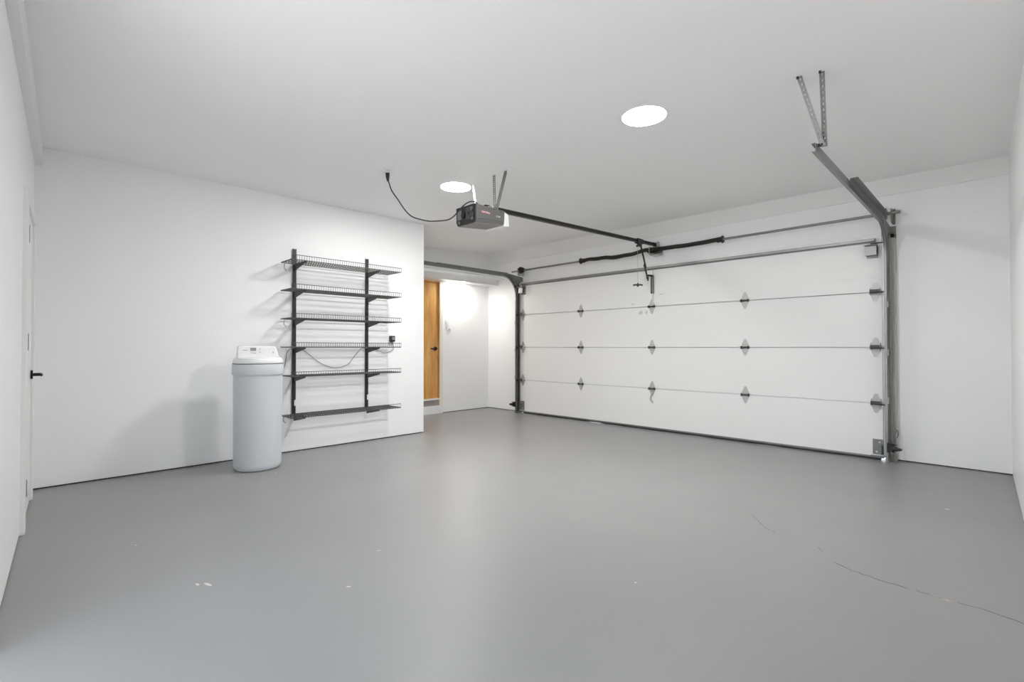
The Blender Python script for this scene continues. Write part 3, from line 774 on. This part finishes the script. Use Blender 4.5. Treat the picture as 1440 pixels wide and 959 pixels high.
# power cord to the ceiling outlet
CP = [(-3.826, 2.28, 2.55), (-3.797, 2.298, 2.459), (-3.746, 2.331, 2.374), (-3.7, 2.36, 2.295), (-3.655, 2.389, 2.236), (-3.61, 2.418, 2.205), (-3.521, 2.475, 2.174), (-3.455, 2.518, 2.167), (-3.368, 2.574, 2.17), (-3.325, 2.601, 2.189), (-3.293, 2.622, 2.223), (-3.261, 2.643, 2.264), (-3.223, 2.667, 2.3), (-3.186, 2.69, 2.316), (-3.149, 2.714, 2.308), (-3.123, 2.731, 2.27)]
mb = MB(); mb.tube(catmull(CP, 5), 0.0055, 8); pc = mb.build('power_cord', 'plastd', op, smooth=True)
mb = MB(); mb.cyl((-3.828, 2.279, 2.545), (-3.831, 2.277, 2.585), 0.010, 16, 0.017); mb.cyl((-3.831, 2.277, 2.585), (-3.832, 2.276, 2.616), 0.017, 16, 0.018); mb.build('plug', 'black', pc, smooth=True)
t = thing('ceiling_outlet', (-3.80, 2.255, ceil_z(-3.8, 2.25)), 'white ceiling power outlet that the opener cord plugs into', 'power outlet')
zc = ceil_z(-3.8, 2.25)
mb = MB(); mb.box((-3.865, 2.20, zc - 0.006), (-3.735, 2.29, zc + 0.002)); mb.build('cover_plate', 'ceil', t, bevel=0.002)
mb = MB(); mb.cyl((-3.832, 2.262, zc - 0.0085), (-3.832, 2.262, zc - 0.004), 0.020, 20); mb.build('socket_face', 'trim', t, smooth=True)
mb = MB(); mb.cyl((-3.77, 2.245, zc - 0.0085), (-3.77, 2.245, zc - 0.004), 0.020, 20); mb.build('socket_face', 'trim', t, smooth=True)

# ------------------------------------------------------------------ safety beam sensors
for side, x, lab in ((1, -0.722, 'black door safety sensor low beside the track nearest the camera'), (-1, -5.680, 'black door safety sensor low on the far track near the alcove')):
    t = thing('safety_sensor', (x, 5.72, 0.1), lab, 'sensor', 'garage door safety sensors')
    o = side
    mb = MB(); mb.box((x - o * 0.045, 5.70, 0.105), (x + o * 0.010, 5.705, 0.185)); mb.box((x - o * 0.045, 5.70, 0.175), (x + o * 0.03, 5.713, 0.180)); mb.box((x - o * 0.048, 5.70, 0.10), (x - o * 0.040, 5.713, 0.19)); mb.build('bracket', 'steel', t)
    mb = MB(); mb.cyl((x - o * 0.01, 5.685, 0.142), (x + o * 0.035, 5.685, 0.142), 0.020, 18); mb.cyl((x + o * 0.035, 5.685, 0.142), (x + o * 0.055, 5.685, 0.142), 0.014, 16); mb.cyl((x + o * 0.055, 5.685, 0.142), (x + o * 0.066, 5.685, 0.142), 0.008, 12); mb.build('sensor_body', 'black', t, smooth=True)
    if side > 0:
        mb = MB(); mb.tube(catmull([(x + 0.005, 5.70, 0.16), (x + 0.004, 5.79, 0.20), (x - 0.006, 5.83, 0.25), (x + 0.012, 5.838, 0.30), (x + 0.020, 5.84, 0.255), (x + 0.008, 5.84, 0.22)]), 0.0045, 6); mb.build('sensor_wire', 'galvd', t, smooth=True)

# ------------------------------------------------------------------ wall shelving
sh = thing('shelving_unit', (XS, 2.44, 0.36), 'dark grey wall-mounted wire shelving unit with six shelves', 'shelves')
SZ = [1.940, 1.655, 1.368, 1.082, 0.795, 0.392]
for y in (1.990, 2.808):
    mb = MB()
    x0 = XS + 0.0005
    mb.box((x0, y - 0.0165, 0.365), (x0 + 0.003, y + 0.0165, 2.094)); mb.box((x0, y - 0.0165, 0.365), (x0 + 0.022, y - 0.0135, 2.094)); mb.box((x0, y + 0.0135, 0.365), (x0 + 0.022, y + 0.0165, 2.094))
    # slotted face
    nz = int((2.094 - 0.365) / 0.032)
    for s in (-1, 1):
        mb.box((x0 + 0.020, y + s * 0.0155, 0.365), (x0 + 0.022, y + s * 0.0085, 2.094)); 
    mb.box((x0 + 0.020, y - 0.0025, 0.365), (x0 + 0.022, y + 0.0025, 2.094))
    for k in range(nz + 1):
        z = 0.365 + (2.094 - 0.365) * k / nz
        mb.box((x0 + 0.020, y - 0.0155, z - 0.007), (x0 + 0.022, y + 0.0155, z + 0.007)) if k not in (0, nz) else None
    up = mb.build('upright', 'upright', sh)
    for z in SZ:
        mb = MB(); xb_ = x0 + 0.020; xe = XS + 0.300
        mb.prism([(xb_, y - 0.004, z - 0.022), (xb_ + 0.020, y - 0.004, z - 0.022), (xb_ + 0.026, y - 0.004, z - 0.006), (xe, y - 0.004, z - 0.006), (xe, y - 0.004, z - 0.020), (xb_ + 0.05, y - 0.004, z - 0.062), (xb_, y - 0.004, z - 0.072)], (0, 0.008, 0))
        mb.box((xe - 0.012, y - 0.006, z - 0.02), (xe, y + 0.006, z - 0.002))
        mb.build('bracket', 'upright', up, bevel=0.001)
    mb = MB(); mb.box((x0 + 0.0222, y + 0.001, 0.475), (x0 + 0.0232, y + 0.0160, 0.535)); mb.build('sticker', 'sticker', up)
YA, YB = 1.850, 3.075
for i, z in enumerate(SZ):
    xb_, xf = XS + 0.028, XS + 0.312
    mb = MB()
    for k in range(5):
        x = xb_ + (xf - xb_) * k / 4
        mb.tube([(x, YA, z - 0.0045), (x, YB, z - 0.0045)], 0.0040, 6)
    mb.tube([(xb_, YA + 0.004, z - 0.004), (xf, YA + 0.004, z - 0.004)], 0.003, 6); mb.tube([(xb_, YB - 0.004, z - 0.004), (xf, YB - 0.004, z - 0.004)], 0.003, 6)
    n = 50
    for k in range(n + 1):
        y = YA + (YB - YA) * k / n
        mb.tube([(xb_, y, z), (xf, y, z)], 0.0023, 4)
    o = mb.build('wire_shelf', 'shelf', sh)
    mb = MB()
    mb.tube([(xf + 0.003, YA, z + 0.041), (xf + 0.003, YB, z + 0.041)], 0.0030, 6)
    for k in range(n + 1):
        y = YA + (YB - YA) * k / n
        mb.tube([(xf + 0.001, y, z - 0.004), (xf + 0.002, y, z + 0.041)], 0.0017, 4)
    mb.build('front_lip', 'shelf', o)
    if i in (0, 2, 5):
        mb = MB(); y = YA + 0.045
        mb.tube(catmull([(xb_ + 0.03, y - 0.012, z - 0.004), (xb_ + 0.028, y - 0.022, z - 0.03), (xb_ + 0.018, y - 0.016, z - 0.058), (xb_ + 0.004, y + 0.010, z - 0.085)], 6), 0.0045, 6)
        mb.build('end_hook', 'hook', o, smooth=True)

# plug-in adapter on the wall right of the shelves, its cord draped to the water softener
t = thing('wall_outlet', (XS, 3.13, 1.17), 'white wall outlet behind the black plug-in adapter', 'power outlet')
mb = MB(); mb.box((XS, 3.095, 1.115), (XS + 0.006, 3.168, 1.235)); mb.build('cover_plate', 'wall', t, bevel=0.002)
ad = thing('power_adapter', (XS, 3.13, 1.17), 'black plug-in adapter on the shelf wall, its thin cord sagging behind shelves', 'adapter')
mb = MB(); mb.box((XS + 0.006, 3.100, 1.142), (XS + 0.050, 3.162, 1.214)); mb.build('adapter_body', 'black', ad, bevel=0.006)
mb = MB(); mb.box((XS + 0.049, 3.118, 1.165), (XS + 0.0515, 3.152, 1.200)); mb.build('rating_label', 'plastm', ad)
mb = MB(); mb.cyl((XS + 0.028, 3.137, 1.112), (XS + 0.028, 3.137, 1.146), 0.006, 10); mb.build('strain_relief', 'plastm', ad)
cp = [(3.137, 1.114), (3.150, 1.063), (3.114, 1.029), (3.038, 1.013), (2.963, 1.038), (2.889, 1.060), (2.83, 1.0685), (2.785, 1.0685), (2.735, 1.058), (2.643, 0.958), (2.583, 0.89), (2.484, 0.857), (2.379, 0.864), (2.276, 0.905), (2.184, 0.970), (2.108, 1.035), (2.04, 1.066), (2.005, 1.0685), (1.965, 1.0685), (1.925, 1.03), (1.912, 0.957), (1.895, 0.88), (1.84, 0.78), (1.76, 0.72)]
mb = MB(); mb.tube(catmull([(XS + (0.028 if k < 2 else 0.012 if not (2.76 < y < 2.85 or 1.96 < y < 2.03) else 0.0300), y, z) for k, (y, z) in enumerate(cp)] + [(XS + 0.06, 1.68, 0.70), (-4.93, 1.60, 0.70)], 6), 0.0038, 6); mb.build('cord', 'cord', ad, smooth=True)

# ------------------------------------------------------------------ water softener
WC = (-4.735, 1.508, 0.0)
ws = thing('water_softener', WC, 'tall pale grey cylindrical water softener with white control lid', 'water softener')
E = 2.25
k = 0.962
mb = MB(); mb.lathe(WC, [(0.165 * k, 0.0), (0.183 * k, 0.004), (0.194 * k, 0.018), (0.197 * k, 0.05), (0.199 * k, 0.30), (0.201 * k, 0.60), (0.202 * k, 0.84), (0.18 * k, 0.845)], 72, E)
mb.build('tank', 'tank', ws, smooth=True)
mb = MB(); mb.lathe(WC, [(0.19 * k, 0.834), (0.211 * k, 0.836), (0.213 * k, 0.841), (0.213 * k, 0.925), (0.211 * k, 0.929), (0.19 * k, 0.930)], 72, E); cl = mb.build('collar', 'tank', ws, smooth=True)
a0 = math.radians(-28)
mb = MB(); p = Vector((WC[0] + 0.205 * math.cos(a0) , WC[1] + 0.205 * math.sin(a0), 0.855)); dv = Vector((math.cos(a0), math.sin(a0), 0)); mb.cyl(p - dv * 0.01, p + dv * 0.006, 0.009, 16); mb.build('collar_button', 'tank', cl, smooth=True)
mb = MB(); mb.lathe(WC, [(0.19 * k, 0.928), (0.2085 * k, 0.929), (0.2085 * k, 0.936), (0.19 * k, 0.938)], 72, E); mb.build('lid_seam', 'seam', ws, smooth=True)
mb = MB(); mb.lathe(WC, [(0.19 * k, 0.935), (0.206 * k, 0.936), (0.208 * k, 0.942), (0.205 * k, 0.965), (0.196 * k, 0.980), (0.17 * k, 0.988), (0.10 * k, 0.991)], 72, E); mb.build('lid', 'lid', ws, smooth=True)
# control head, its face turned to the room
rot = Matrix.Rotation(math.radians(-14), 3, 'Z')
def H(x, y, z): return Vector((WC[0], WC[1], 0)) + rot @ Vector((x, y, z))
mb = MB()
mb.hexa([H(-0.10, -0.172, 0.982), H(0.088, -0.172, 0.982), H(0.088, 0.168, 0.982), H(-0.10, 0.168, 0.982), H(-0.09, -0.165, 1.088), H(0.058, -0.165, 1.088), H(0.058, 0.132, 1.088), H(-0.09, 0.132, 1.088)])
ch = mb.build('control_head', 'lid', ws, bevel=0.010, seg=3)
def face(y, z, out=0.001):   # point on the sloping face
    return H(0.088 - 0.030 * (z - 0.982) / 0.106 + out, y, z)
def plate(y0, y1, z0, z1, m, name, par, th=0.002):
    mb = MB(); mb.hexa([face(y0, z0, -0.003), face(y1, z0, -0.003), face(y1, z0, th), face(y0, z0, th), face(y0, z1, -0.003), face(y1, z1, -0.003), face(y1, z1, th), face(y0, z1, th)]); return mb.build(name, m, par)
plate(-0.068, -0.022, 1.046, 1.074, 'lcd', 'display', ch)
plate(-0.125, -0.088, 1.049, 1.055, 'ink', 'printed_name', ch, 0.0012)
for (y, z) in ((-0.058, 1.030), (-0.043, 1.028), (-0.028, 1.027), (0.008, 1.034), (0.008, 1.060)): plate(y - 0.005, y + 0.005, z - 0.003, z + 0.003, 'hook', 'button', ch, 0.002)
plate(0.110, 0.118, 1.025, 1.04, 'hook', 'latch', ch, 0.003)

# ------------------------------------------------------------------ light
def world():
    w = bpy.data.worlds.new('sky'); SC.world = w; w.use_nodes = True
    nt = w.node_tree; bg = nt.nodes['Background']
    bg.inputs['Color'].default_value = (0.80, 0.89, 1.0, 1); bg.inputs['Strength'].default_value = SKY
world()
su = bpy.data.lights.new('sun', 'SUN'); su.energy = SUN; su.angle = 0.01; su.color = (1.0, 0.98, 0.95)
so = bpy.data.objects.new('sun', su); COL.objects.link(so); so.location = (-8, -5, 8)
so.rotation_euler = Vector((1.0, -0.06, -0.95)).to_track_quat('-Z', 'Y').to_euler()

# ------------------------------------------------------------------ camera
cam = bpy.data.cameras.new('camera'); cam.sensor_width = 36; cam.lens = 690.0 / 1440 * 36; cam.clip_start = 0.02
co = bpy.data.objects.new('camera', cam); COL.objects.link(co)
co.location = (0, 0, 1.08); co.rotation_euler = (PI / 2 + math.atan(8.5 / 690), 0, PI / 4)
SC.camera = co
vs = SC.view_settings
vs.view_transform = 'Standard'; vs.look = 'None'; vs.gamma = 1; vs.use_curve_mapping = False
vs.exposure = 0.09
cy = SC.cycles
cy.max_bounces = 20; cy.diffuse_bounces = 14; cy.glossy_bounces = 6; cy.use_denoising = True; cy.sample_clamp_indirect = 8
